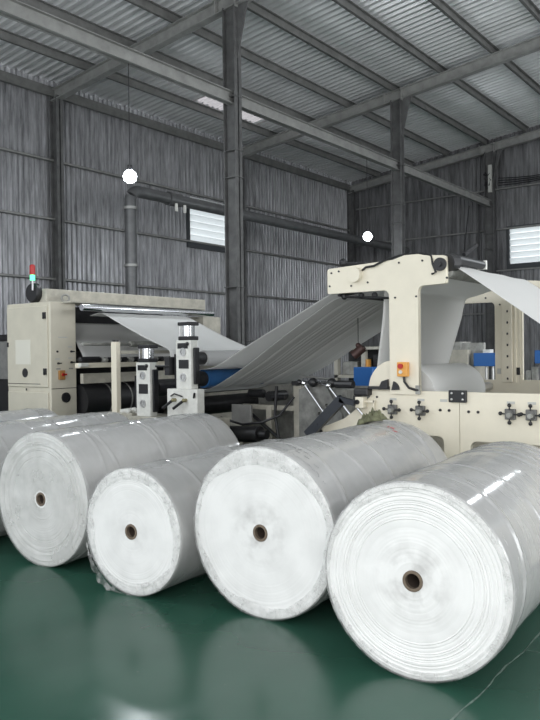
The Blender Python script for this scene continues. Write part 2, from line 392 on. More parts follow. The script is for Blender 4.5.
for zz, nm in ((6.36, 'upper girt rail on the dark end wall'), (5.17, 'middle girt rail on the dark end wall'), (3.95, 'lower girt rail on the dark end wall'), (2.7, 'lowest girt rail on the dark end wall')):
    mb = MB(); mb.box(XR+.03, XR+.10, YW, YE, zz-.05, zz-.042); mb.box(XR+.03, XR+.038, YW, YE, zz-.05, zz); mb.box(XR+.03, XR+.10, YW, YE, zz-.008, zz); struct('girt_beam', mb, 'steel_light', nm, 'rail')
# louvred windows
def louvre(name, kind, u0, u1, z0, z1, nb, label):
    fr = MB(); t = .07
    def bx(m, a, b, c, d, dp0, dp1, rot=None):
        if kind == 'L': m.box(a, b, YW+dp0, YW+dp1, c, d, 0, rot)
        else: m.box(XR+.12-dp1, XR+.12-dp0, a, b, c, d, 0, rot)
    bx(fr, u0-t, u1+t, z0-t-.1, z0, -.06, .06); bx(fr, u0-t, u1+t, z1, z1+.03, -.06, .06); bx(fr, u0-t, u0, z0, z1, -.06, .06); bx(fr, u1, u1+t, z0, z1, -.06, .06)
    o = struct(name, fr, 'dark_frame', label, 'window')
    h = (z1-z0)/nb
    for i in range(nb):
        m = MB(); c = z0+h*(i+.5); rot = Matrix.Rotation(math.radians(-24 if kind == 'L' else -24), 3, 'X' if kind == 'L' else 'Y')
        bx(m, u0+.005, u1-.005, c-h*.47, c+h*.47, -.006, .002, rot); obj('louvre_blade', m, 'louvre', o)
    return o
louvre('window_1', 'L', WL[0], WL[1], WL[2], WL[3], 5, 'bright louvred window in the long wall beside the tall column')
louvre('window_2', 'R', WR[0], WR[1], WR[2], WR[3], 6, 'bright louvred window in the dark end wall')
louvre('window_4', 'R', WR2[0], WR2[1], WR2[2], WR2[3], 6, 'louvred window in the end wall above the sloping sheet')
louvre('window_5', 'R', WR3[0], WR3[1], WR3[2], WR3[3], 6, 'last louvred window in the end wall')
mb = MB(); mb.box(14.0, 15.8, YW+.0, YW+.02, 5.50, 5.56); struct('trim_1', mb, 'louvre', 'thin bright vent strip above the long-wall window', 'vent')

# ------------------------------------------------------------------ paper rolls
def ring_pts(R, n=120): return [(math.cos(2*math.pi*k/n), math.sin(2*math.pi*k/n)) for k in range(n)]
def paper_roll(loc, R, yaw, L, label, seed, ringy=.5, inner=.84, flap=False, marks=None, lipvar=.05):
    rnd = random.Random(seed); n = 120
    t = thing('paper_roll', (loc[0], loc[1], 0), label, 'paper roll', 'wrapped paper rolls lying on the green floor')
    t.rotation_euler = (0, 0, yaw)
    rc = .052
    prof = [(.0, rc)]; k = 80
    for i in range(1, k):
        r = rc+(R-.022-rc)*i/k; prof.append(((rnd.random()-.5)*.0045*ringy*(1 if r > .62*R else .3), r))
    prof += [(.001, R-.02), (.006, R-.008), (.016, R-.002), (.03, R-.001), (L*.5, R-.001), (L-.02, R-.001), (L-.004, R-.01), (L, R-.02), (L, rc)]
    mb = MB(); mb.lathe(prof, (0, 0, R), (1, 0, 0), n, closed=True); obj('paper_body', mb, paper_mat(R, seed, .85 if seed in (4, 5) else .3), t, 35, keep=True)
    mb = MB(); mb.lathe([(-.004, .037), (-.006, .045), (-.004, .0515), (L, .0515), (L, .037)], (0, 0, R), (1, 0, 0), 40, closed=True); obj('core_tube', mb, 'card', t, 35, keep=True)
    mb = MB(); mb.lathe([(.02, .0366), (L*.9, .0366), (L*.9, 0)], (0, 0, R), (1, 0, 0), 32); obj('core_shade_sleeve', mb, 'cardin', t, 35, keep=True)  # added dark sleeve standing in for shade inside the bore
    # stretch film around the side, with loose bands that stand proud
    mb = MB(); xs = [0, .012]+[  .012+(L-.02)*i/160 for i in range(1, 161)]; P = []
    bands = [rnd.uniform(.1, L-.1) for _ in range(7)]
    for x in xs:
        row = []
        for q in range(n+1):
            a = 2*math.pi*(q % n)/n
            d = .002+.0016*noise.noise(Vector((x*7+seed, math.cos(a)*1.4, math.sin(a)*1.4)))
            d += sum(.007*math.exp(-((x-b-.10*math.sin(a+b*9))/.010)**2) for b in bands)
            rr = R+d-(.006 if x == 0 else 0)
            row.append((x-.001, rr*math.sin(a), R+rr*math.cos(a)))
        P.append(row)
    mb.grid(P)
    for v in mb.bm.verts:
        if v.co.z < .0005: v.co.z = .0005
    obj('film_wrap', mb, 'film', t, 60, keep=True)
    # crumpled film folded over the front rim
    mb = MB(); m = 240; P = []
    for j in range(9):
        row = []
        for q in range(m+1):
            a = 2*math.pi*(q % m)/m
            ri = R*(inner+lipvar*noise.noise(Vector((math.cos(a)*1.6+seed, math.sin(a)*1.6, seed)))*2+.012*noise.noise(Vector((math.cos(a)*9, math.sin(a)*9, seed))))
            ri = min(ri, R*.965)
            rr = ri+(R+.001-ri)*j/8
            if flap and j == 8: pass
            dx = -.003-.010*abs(noise.noise(Vector((math.cos(a)*rr*15+seed, math.sin(a)*rr*15, j*.25))))**1.3 - (.003 if 0 < j < 8 else 0)
            if j == 8: dx = .0
            row.append((dx, rr*math.sin(a), R+rr*math.cos(a)))
        P.append(row)
    mb.grid(P); lip = obj('film_lip', mb, 'film_lip' if inner > .5 else 'film_face', t, 60, keep=True)
    if flap:
        mb = MB(); P = []
        for j in range(5):
            row = []
            for q in range(41):
                a = math.radians(178+q*1.9)   # lower side of the rim, viewer's left
                w = math.sin(math.pi*q/40)
                rr = R+.002+(.052*w+.02*w*noise.noise(Vector((q*.3, 1, 2))))*j/4
                z = max(.004, R+rr*math.cos(a))
                row.append((-.008-.012*noise.noise(Vector((q*.35, j*.6, 3))), rr*math.sin(a), z))
            P.append(row)
        mb.grid(P); obj('film_flap', mb, 'film_lip', t, 60, keep=True)
    return t
rolls = {}
rolls['a'] = paper_roll((3.301, -1.64), .483, -.078, 1.82, 'frontmost white paper roll with ringed end, beside the floor joint', 5, 1.3, .90, lipvar=.03)
rolls['b'] = paper_roll((3.541, -2.758), .517, -.055, 1.90, 'big white paper roll with an olive rag lying on it', 4, .35, .86, lipvar=.06)
rolls['c'] = paper_roll((3.392, -3.723), .424, -.068, 1.85, 'smallest white paper roll with loose film hanging from its rim', 13, .5, .84, flap=True)
rolls['d'] = paper_roll((3.476, -4.806), .509, -.063, 1.95, 'greyish wrapped paper roll with many end rings, beside the smallest roll', 22, 2.0, .13, lipvar=.0)
rolls['e'] = paper_roll((3.35, -5.95), .50, -.063, 1.93, 'paper roll with its end out of the picture, before the cream cabinet', 31, .6, .85)
rolls['f'] = paper_roll((3.30, -7.05), .50, -.063, 1.93, 'paper roll barely showing at the picture edge beyond all others', 41, .6, .85)
# faint ink marks on two wraps (printed dots near the front, red handwriting near the back)
def on_roll(R, x, ang, lift=.0075):
    a = math.radians(ang); return Vector((x, (R+lift)*math.sin(a), R+(R+lift)*math.cos(a)))
mb = MB(); rnd = random.Random(9)
for row, (x, a0, a1) in enumerate(((.06, 8, 52), (.12, 20, 40), (.17, 5, 30))):
    a = a0
    while a < a1:
        p = on_roll(.517, x+rnd.uniform(-.01, .01), a); q = on_roll(.517, x+rnd.uniform(-.012, .012), a+.7)
        if rnd.random() < .7: mb.tube([p, q], .0014, 5)
        a += 1.5
obj('printed_dots', mb, 'dots', rolls['b'], keep=True)
mb = MB()
def strokes(x0, a0, segs, k=.05):
    for s in segs:
        mb.tube([on_roll(.517, x0-v*k, a0+u*k*60, .006) for u, v in s], .0018, 5)
strokes(1.56, 14, [[(0, 0), (0, 1)], [(0, 1), (.6, 1)], [(1, 0), (1.3, 1)], [(1.3, 1), (1.7, 0)], [(2.2, 0), (2.2, 1), (2.8, .6)]], .035)
strokes(1.50, 21, [[(0, 0), (.4, 1), (.8, 0)], [(1.2, 0), (1.2, 1), (1.8, .7), (1.2, .4), (1.9, 0)]], .035)
lab(obj('handwriting', mb, 'ink', rolls['b'], keep=True), 'red handwritten mark on the wrap')

# ------------------------------------------------------------------ unwind stand (cream arched frame, right)
XN, XF = 5.9, 8.1
U = thing('unwind_stand', (7.0, -2.6, 0), 'cream unwind stand with T-shaped arched frame, holding a tissue roll', 'machine')
def tee(x0, x1, yo=0.0, top=2.40, bot=2.14):
    yl, yr = -3.12+yo, -2.845+yo
    o = [(yl, 1.22)]+[(yr, 1.22)]+[(yr, 2.10)]+arc(yr+.05, 2.10, .05, 180, 90, 4)+[(-2.605+yo, 2.155)]+arc(-2.605+yo, 2.17, .015, -90, 0, 2)+[(-2.59+yo, top-.03)]+arc(-2.61+yo, top-.03, .02, 0, 90, 2)
    o += [(-2.78+yo, top+.005), (-2.84+yo, top+.02), (-2.97+yo, top+.02), (-3.08+yo, top-.01), (-3.74+yo, top-.04)]+[(-3.755+yo, top-.055), (-3.755+yo, bot), (-3.745+yo, bot-.01)]+[(yl-.05, bot-.01)]+arc(yl-.05, bot-.06, .05, 90, 0, 4)
    mb = MB(); mb.plate(x0, x1, o); return mb
f = obj('upright_frame', tee(XN-.02, XN+.03), 'beige', U)
mb = MB(); mb.tube([(XN-.075, -3.45, 2.285), (XN-.02, -3.45, 2.285)], .068, 32); obj('round_cover', mb, 'beige', f, 35)
mb = MB(); mb.tube([(XN-.045, -2.635, 2.315), (XN-.02, -2.635, 2.315)], .055, 28); mb.tube([(XN-.06, -2.635, 2.315), (XN-.045, -2.635, 2.315)], .02, 12); lab(obj('bearing_cap', mb, 'black', f, 35), 'black round bearing cap')
mb = MB()
for y, z in ((-3.71, 2.32), (-3.73, 2.20), (-3.63, 2.33), (-3.50, 2.19), (-3.33, 2.21), (-3.02, 2.36), (-2.80, 2.36), (-3.06, 2.06), (-2.86, 2.06), (-2.58, 2.2)): mb.tube([(XN-.027, y, z), (XN-.015, y, z)], .009, 8)
obj('bolt', mb, 'darkmetal', f)
mb = MB(); mb.tube([(XN-.03, -3.38, 2.32), (XN-.035, -3.34, 2.345), (XN-.035, -3.26, 2.35), (XN-.03, -3.16, 2.39), (XN, -3.02, 2.425), (XN, -2.84, 2.43), (XN-.02, -2.72, 2.40), (XN-.04, -2.70, 2.33), (XN-.04, -2.67, 2.25), (XN-.03, -2.71, 2.24)], .010, 8); obj('cable', mb, 'black', f, 40)
# push button box and its cable
mb = MB(); mb.box(XN-.075, XN-.02, -3.025, -2.93, 1.375, 1.50, .006); cb = lab(obj('button_box', mb, 'orange', f), 'orange push button box')
mb = MB(); mb.tube([(XN-.095, -2.985, 1.465), (XN-.075, -2.985, 1.465)], .022, 16); obj('stop_button', mb, 'red', cb, 35)
mb = MB(); mb.tube([(XN-.09, -2.985, 1.415), (XN-.075, -2.985, 1.415)], .015, 14); obj('push_button', mb, 'white_paint', cb, 35)
mb = MB(); mb.tube([(XN-.04, -2.975, 1.375), (XN-.04, -2.97, 1.33), (XN-.04, -2.93, 1.28), (XN-.035, -2.87, 1.262), (XN-.025, -2.84, 1.26)], .011, 8); obj('cable', mb, 'black', cb, 40)
mb = MB(); mb.box(XN-.035, XN-.02, -2.87, -2.83, 1.225, 1.30); obj('cable_gland', mb, 'grey_plate', f)
# near side panels with cut-outs
left = [(-4.02, .06), (-2.492, .06), (-2.492, 1.25), (-3.33, 1.25), (-3.33, 1.19), (-3.44, 1.10), (-3.60, .985), (-3.78, .915), (-3.97, .865), (-4.02, .80)]
mb = MB(); mb.plate(XN, XN+.05, left, [rrect(-2.98, -2.63, .35, .875, .05)]); pl = obj('side_panel', mb, 'beige', U)
mb = MB(); mb.plate(XN, XN+.05, [(-2.487, .06), (-.6, .06), (-.6, 1.25), (-2.487, 1.25)], [rrect(-2.40, -1.75, .35, .85, .06), rrect(-1.4, -.9, .35, .85, .06)]); pr = obj('side_panel', mb, 'beige', U)
def valve(y, z, par):
    m = MB(); m.box(XN-.03, XN, y-.042, y+.042, z-.042, z+.042, .004); m.tube([(XN-.05, y, z), (XN-.03, y, z)], .034, 16); v = obj('hand_valve', m, 'valve_grey', par)
    m = MB(); m.tube([(XN-.09, y+.008, z-.004), (XN-.05, y+.008, z-.004)], .018, 16); obj('valve_stem', m, 'grey_plate', v, 35)
    for dy, dz in ((0, .072), (0, -.066), (.076, .0), (-.072, .006)):
        m = MB(); m.tube([(XN-.04, y+dy*.4, z+dz*.4), (XN-.04, y+dy, z+dz)], .006, 8); m.ball((XN-.04, y+dy, z+dz), .016); obj('valve_knob', m, 'black', v, 40)
for y, par in ((-3.10, pl), (-2.835, pl), (-2.06, pr), (-1.895, pr)):
    valve(y, 1.085, par)
    m = MB(); m.box(XN-.004, XN, y-.032, y+.032, 1.165, 1.185); obj('label_plate', m, 'label', par)
m = MB(); m.box(XN-.004, XN, -2.66, -2.595, 1.165, 1.187); obj('label_plate', m, 'label', pl)
mb = MB(); [mb.tube([(XN-.008, y, 1.095), (XN, y, 1.095)], .012, 10) for y in (-2.66, -2.58)]; mb.tube([(XN-.006, -3.26, 1.19), (XN, -3.26, 1.19)], .01, 8); mb.tube([(XN-.006, -3.27, 1.06), (XN, -3.27, 1.06)], .008, 8); mb.tube([(XN-.006, -2.53, .72), (XN, -2.53, .72)], .008, 8); obj('bolt', mb, 'black', pl)
mb = MB(); [mb.tube([(XN-.008, y, 1.09), (XN, y, 1.09)], .012, 10) for y in (-2.41, -2.33)]; obj('bolt', mb, 'black', pr)
mb = MB()
for y in (-3.94, -3.86): mb.tube([(XN-.006, y, .835+(.012 if y > -3.9 else 0)), (XN, y, .835+(.012 if y > -3.9 else 0))], .022, 14)
obj('slot_cover', mb, 'black', pl)
mb = MB(); mb.box(XN-.03, XN, -2.575, -2.42, 1.165, 1.265, .006); cp = lab(obj('joint_plate', mb, 'black', U), 'black bolted joint plate')
mb = MB(); [mb.ball((XN-.032, y, z), .011, 8) for y in (-2.545, -2.45) for z in (1.19, 1.24)]; obj('bolt', mb, 'alu', cp)
# bearing quadrant and clamp by the upright
mb = MB(); mb.plate(XN+.075, XN+.11, [(-3.39, 1.20)]+arc(-3.13, 1.26, .255, 180, 78, 12)+[(-3.05, 1.20)]); obj('quadrant_guard', mb, 'beige', U, 35)
mb = MB(); mb.box(XN-.04, XN+.03, -3.33, -3.12, 1.26, 1.285); mb.plate(XN-.05, XN-.02, [(-3.22, 1.27), (-3.13, 1.27), (-3.13, 1.35), (-3.19, 1.33)]); obj('clamp', mb, 'black', U)
mb = MB(); mb.plate(XN-.035, XN-.018, [(-3.10, 1.255)]+arc(-3.10, 1.26, .075, 75, 0, 5)); obj('clamp_stop', mb, 'black', U)
mb = MB(); mb.box(XN-.08, XN+.02, -3.46, -3.31, 1.20, 1.265, .015); mb.box(XN-.06, XN+.01, -3.47, -3.42, 1.12, 1.2); obj('latch_block', mb, 'black', U)
mb = MB(); mb.box(XN-.08, XN, -3.44, -3.36, 1.09, 1.19, .006); mb.box(XN-.03, XN, -3.36, -3.27, 1.14, 1.16); mb.box(XN-.03, XN, -3.285, -3.275, 1.03, 1.16); lb = obj('latch_bracket', mb, 'beige', U)
mb = MB(); mb.tube([(XN-.09, -3.415, 1.145), (XN-.08, -3.415, 1.145)], .022, 14); obj('bolt', mb, 'black', lb)
mb = MB(); mb.tube([(XN-.06, -3.50, 1.16), (XN-.06, -3.36, 1.02)], .010, 8); obj('latch_rod', mb, 'chrome', U, 35)
# black swing arm in front of the toe
def bar(p, q, w, t):     # flat bar in the YZ plane
    d = Vector((0, q[1]-p[1], q[2]-p[2])).normalized(); nrm = Vector((0, -d.z, d.y))*w/2; m = MB(); x = Vector((t/2, 0, 0)); p, q = Vector(p), Vector(q)
    vs = [m.bm.verts.new(c+s*nrm+e*x) for c in (p, q) for s in (-1, 1) for e in (-1, 1)]
    for k in ((0, 1, 3, 2), (4, 6, 7, 5), (0, 4, 5, 1), (2, 3, 7, 6), (0, 2, 6, 4), (1, 5, 7, 3)): m.bm.faces.new([vs[i] for i in k])
    return m
def addbar(m, p, q, w, t):
    b = bar(p, q, w, t); me = bpy.data.meshes.new('tmp'); b.bm.to_mesh(me); b.bm.free(); m.bm.from_mesh(me); bpy.data.meshes.remove(me)
mb = MB(); addbar(mb, (XN-.10, -3.94, .82), (XN-.10, -3.56, 1.17), .09, .05); addbar(mb, (XN-.10, -3.58, 1.165), (XN-.10, -3.43, 1.135), .05, .05); mb.tube([(XN-.11, -3.89, .87), (XN+.02, -3.89, .87)], .035, 14); mb.tube([(XN-.13, -3.83, .92), (XN-.10, -3.83, .92)], .02, 10); obj('swing_arm', mb, mat('blue_black_paint', (.018, .022, .03), .45), U)
# far frame
f2_ = obj('upright_frame', tee(XF, XF+.05, .12, 2.33, 2.13), 'beige', U)
mb = MB(); mb.box(XF-.03, XF, -2.915, -2.80, 1.24, 2.13, .004); mb.box(XF-.015, XF, -2.785, -2.765, 1.24, 2.13); obj('hole_strip', mb, 'beige', f2_)
mb = MB()
for i in range(8): mb.tube([(XF-.035, -2.858, 1.28+.122*i), (XF-.028, -2.845, 1.28+.122*i)], .013, 10)
mb.tube([(XF-.01, -2.94, 2.09), (XF, -2.94, 2.09)], .01, 8); mb.tube([(XF-.01, -3.1, 2.17), (XF, -3.1, 2.17)], .01, 8); obj('bolt_hole', mb, 'black', f2_)
mb = MB(); mb.box(XF-.01, XF, -2.76, -2.725, 1.32, 1.40); obj('hinge', mb, 'black', f2_)
mb = MB(); mb.box(XF-.008, XF, -2.975, -2.935, 1.33, 1.39); obj('label_plate', mb, 'label', f2_)
mb = MB(); mb.box(XF+.012, XF+.05, -2.74, -2.70, 1.24, 2.13); mb.plate(XF+.01, XF+.05, [(-4.35, .06), (-.6, .06), (-.6, 1.265), (-4.2, 1.265), (-4.35, .8)]); obj('side_panel', mb, 'beige', U)
# cross members and rollers
mb = MB()
for y, z in ((-4.2, .5), (-3.4, .3), (-1.6, .3), (-.8, .9)): mb.box(XN+.05, XF, y-.06, y+.06, z-.06, z+.06)
obj('cross_beam', mb, 'beige_dull', U)
mb = MB(); mb.box(XN, XF, -4.3, -.65, .0, .1); obj('base_frame', mb, 'darkmetal', U)
for y, z, r, nm in ((-3.68, 2.138, .016, 'darkmetal'), (-2.62, 2.255, .05, 'grey_plate'), (-.85, 1.06, .05, 'grey_plate')):
    mb = MB(); mb.tube([(XN+.06, y, z), (XF, y, z)], r, 24); mb.tube([(XN+.03, y, z), (XF+.01, y, z)], r*.5, 12); obj('guide_roller', mb, nm, U, 35)
mb = MB(); mb.tube([(XN+.03, -2.60, 2.33), (XN+.13, -2.58, 2.34)], .075, 16); mb.tube([(6.0, -2.58, 2.37), (6.65, -2.58, 2.37)], .04, 14); mb.tube([(6.05, -2.5, 2.40), (6.25, -2.47, 2.50)], .018, 10); obj('drive_motor', mb, 'black', U)
mb = MB(); mb.box(6.65, 6.68, -2.62, -2.54, 2.33, 2.41); obj('motor_plug', mb, 'white_paint', U)
mb = MB(); mb.tube([(XN+.02, -3.62, 2.10), (XN+.02, -3.1, 2.06)], .012, 8); mb.tube([(XN+.02, -3.66, 2.115), (XF, -3.66, 2.115)], .012, 8)
for x, y in ((XN+.02, -3.60), (XN+.02, -3.42), (XN+.05, -3.3)): mb.ball((x, y, 2.10), .028, 8)
obj('tension_bar', mb, 'darkmetal', U)
mb = MB(); mb.tube([(XN+.04, -3.60, 2.40), (XN+.2, -3.50, 2.41), (XN+.6, -3.55, 2.40)], .018, 8); mb.ball((XN+.04, -3.62, 2.415), .04, 8); obj('adjuster_rod', mb, 'darkmetal', U)
# second upright plates and arms on the left of the stand
mb = MB(); mb.plate(6.55, 6.59, [(-4.56, .1), (-3.95, .1), (-4.03, .95), (-4.22, 1.24), (-4.36, 1.27), (-4.56, 1.20)], [arc(-4.30, z, .022, 0, 315, 7) for z in (.86, .95, 1.04)]+[arc(-4.21, z, .022, 0, 315, 7) for z in (.9, 1.04)]); obj('pivot_plate', mb, mat('dark_grey_casting', (.17, .17, .16), .55, .1, .4, 9), U)
for a, b in (((6.5, -4.46, 1.27), (6.5, -4.18, .93)), ((6.3, -4.03, 1.26), (6.3, -3.75, .95)), ((6.5, -4.52, 1.28), (6.5, -4.0, 1.28))):
    mb = MB(); mb.tube([a, b], .012, 10); mb.ball(a, .03, 10); obj('support_rod', mb, 'chrome' if a[2] != b[2] else 'darkmetal', U, 35)
mb = MB(); mb.ball((6.48, -4.33, 1.28), .05, 10); mb.ball((6.45, -4.08, 1.28), .05, 10); mb.tube([(6.4, -4.0, 1.27), (6.4, -3.8, 1.27)], .04, 10); obj('rod_clamp', mb, 'black', U, 35)

# tissue parent roll on the stand
pr_ = thing('parent_roll', (6.9, -3.07, 1.19), 'white tissue roll lying between the two cream upright frames', 'paper roll')
mb = MB(); mb.lathe([(6.12, .05), (6.12, .262), (6.135, .272), (7.28, .272), (7.295, .262), (7.295, .05)], (0, -3.07, 1.195), (1, 0, 0), 72); obj('tissue_body', mb, 'tissue', pr_, 35)
mb = MB(); mb.tube([(XN+.06, -3.07, 1.195), (XF, -3.07, 1.195)], .045, 20); obj('shaft', mb, 'alu', pr_, 35)
# ------------------------------------------------------------------ tissue webs
def sheet(name, xs, prof, off, m, label, cat='tissue sheet', sub=4, span=None):
    # prof: list of (Y, z) ; smooth it a little with Catmull-Rom
    pts = []
    n = len(prof)
    for i in range(n-1):
        p0, p1, p2, p3 = prof[max(0, i-1)], prof[i], prof[i+1], prof[min(n-1, i+2)]
        for k in range(sub):
            t = k/sub; c = []
            for a, b, cc, d in zip(p0, p1, p2, p3): c.append(.5*((2*b)+(-a+cc)*t+(2*a-5*b+4*cc-d)*t*t+(-a+3*b-3*cc+d)*t**3))
            pts.append(c)
    pts.append(prof[-1])
    mb = MB(); P = []
    for i, (y, z) in enumerate(pts):
        s = i/(len(pts)-1); xa, xb = xs[0], xs[-1]; a, b = span(y) if span else (xa, xb); P.append([(a+(x-xa)/(xb-xa)*(b-a), y, z+off(x, s)) for x in xs])
    mb.grid(P); o = obj(name, mb, m, None, 60); sm = o.modifiers.new('thickness', 'SOLIDIFY'); sm.thickness = .0016
    return tag(o, label, cat)
def lin(a, b, n): return [a+(b-a)*i/n for i in range(n+1)]
rw = random.Random(12)
pleats = [(6.30+rw.random()*1.6, rw.choice((.008, .012, .018)), rw.choice((.012, .018, .03))) for _ in range(18)]
def offw(x, s):
    return sum(a*math.exp(-((x-c)/w)**2)*(.3+.9*s) for c, a, w in pleats)
sheet('tissue_web', lin(5.97, 7.95, 40), [(-3.22, 2.165), (-3.45, 2.165), (-3.68, 2.16), (-3.82, 2.135), (-4.28, 1.935), (-4.82, 1.70), (-5.28, 1.485), (-5.48, 1.428), (-5.66, 1.42), (-5.80, 1.39)], lambda x, s: 0, 'tissue_web', 'plain upper tissue sheet running from the blue roller up to the cream arched frame', span=lambda y: (6.0+.13*min(1, max(0, (-3.7-y)/1.7)), 7.95))
sheet('tissue_web', lin(6.05, 7.95, 180), [(-3.40, 2.125), (-3.62, 2.12), (-3.74, 2.10), (-3.87, 2.06), (-4.3, 1.845), (-4.7, 1.635), (-5.01, 1.465), (-5.47, 1.255), (-5.66, 1.192), (-5.87, 1.15), (-6.2, 1.12)], offw, 'tissue_web', 'pleated lower tissue sheet drawn from under the blue roller up to the arched frame', span=lambda y: (6.05+.28*min(1, max(0, (-3.7-y)/1.9)), 7.95))
def vspan(y):
    ks = ((-3.345, 1.19), (-3.30, 1.55), (-3.25, 1.9), (-3.235, 2.08), (-3.21, 2.155)); z = 2.155
    for (a, za), (b, zb) in zip(ks, ks[1:]):
        if y < b: z = za+(zb-za)*max(0, y-a)/(b-a); break
    return (6.0, 6.0+1.85*(.79+.21*(z-1.19)/.965))
def offv(x, s): return .003*math.sin(x*9)
sheet('tissue_web', lin(6.0, 7.85, 30), [(-3.345, 1.19), (-3.30, 1.55), (-3.25, 1.9), (-3.235, 2.08), (-3.21, 2.155), (-3.12, 2.175), (-2.9, 2.235), (-2.68, 2.30), (-2.60, 2.312), (-2.50, 2.265), (-1.86, 1.80), (-1.3, 1.38), (-.92, 1.10)], offv, 'tissue_web', 'tissue sheet drawn up from the roll and sloping down to the right', span=vspan)

# ------------------------------------------------------------------ left machine
LM = thing('converting_machine', (7.3, -7.3, 0), 'cream tissue converting machine with header beam and rollers, beside the cabinet', 'machine')
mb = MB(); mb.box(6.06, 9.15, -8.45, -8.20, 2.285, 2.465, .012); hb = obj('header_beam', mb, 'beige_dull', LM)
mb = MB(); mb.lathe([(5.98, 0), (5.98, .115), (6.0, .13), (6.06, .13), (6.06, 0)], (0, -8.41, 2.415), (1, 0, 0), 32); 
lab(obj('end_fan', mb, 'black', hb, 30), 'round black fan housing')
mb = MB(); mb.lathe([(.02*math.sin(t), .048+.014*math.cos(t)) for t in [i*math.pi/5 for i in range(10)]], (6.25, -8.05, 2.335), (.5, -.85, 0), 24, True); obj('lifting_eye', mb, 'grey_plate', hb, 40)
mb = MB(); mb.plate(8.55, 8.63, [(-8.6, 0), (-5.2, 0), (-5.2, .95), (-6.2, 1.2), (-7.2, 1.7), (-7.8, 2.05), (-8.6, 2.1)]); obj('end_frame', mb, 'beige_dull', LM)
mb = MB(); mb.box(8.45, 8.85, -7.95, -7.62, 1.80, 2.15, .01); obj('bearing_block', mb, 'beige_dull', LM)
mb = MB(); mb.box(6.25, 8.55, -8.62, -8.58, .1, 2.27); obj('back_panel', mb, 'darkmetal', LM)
mb = MB(); mb.box(6.1, 8.6, -8.2, -7.72, 2.262, 2.28); obj('shade_hood', mb, 'beige_dull', LM)  # added hood, keeps the bulb's light off the inner sheet
mb = MB(); mb.tube([(6.05, -7.48, 2.185), (8.5, -7.48, 2.185)], .042, 24); obj('spreader_roller', mb, 'chrome', LM, 35)
mb = MB(); mb.tube([(6.36, -7.66, 2.22), (8.45, -7.66, 2.22)], .03, 20); obj('spreader_roller', mb, 'darkmetal', LM, 35)
mb = MB(); mb.tube([(6.15, -7.6, 1.73), (8.5, -7.6, 1.73)], .02, 18); mb.tube([(6.95, -7.6, 1.73), (8.5, -7.6, 1.73)], .04, 18); obj('guide_roller', mb, 'grey_plate', LM, 35)
mb = MB(); mb.tube([(6.36, -8.15, 1.55), (8.5, -8.15, 1.55)], .09, 24); obj('guide_roller', mb, 'darkmetal', LM, 35)
mb = MB(); mb.tube([(6.34, -7.95, .99), (8.5, -7.95, .99)], .22, 36); obj('press_drum', mb, 'black', LM, 35)
for x in (6.75, 7.1): 
    mb = MB(); mb.lathe([(-.01, .223), (-.01, .228), (.01, .228), (.01, .223)], (x, -7.95, .99), (1, 0, 0), 36); obj('drum_band', mb, 'grey_plate', LM, 35)
mb = MB(); mb.box(6.17, 8.5, -7.78, -7.68, 1.425, 1.49, .006); rl = obj('cross_rail', mb, 'beige', LM)
for i in range(14):
    m = MB(); x = 6.62+i*.115; m.box(x-.045, x+.03, -7.76, -7.70, 1.49, 1.56, .008); m.tube([(x-.01, -7.70, 1.525), (x-.01, -7.67, 1.525)], .022, 10); obj('adjusting_knob', m, 'darkmetal' if i % 2 else 'grey_plate', rl, 35)
mb = MB(); mb.box(6.2, 6.56, -7.78, -7.70, 1.49, 1.57, .03); obj('rail_motor', mb, 'darkmetal', LM)
mb = MB(); mb.box(6.14, 6.27, -7.68, -7.62, 1.44, 1.49, .01); obj('rail_tip', mb, 'white_paint', LM)
mb = MB(); mb.box(6.32, 8.5, -7.86, -7.8, 1.22, 1.35); obj('cross_rail', mb, 'beige_dull', LM)
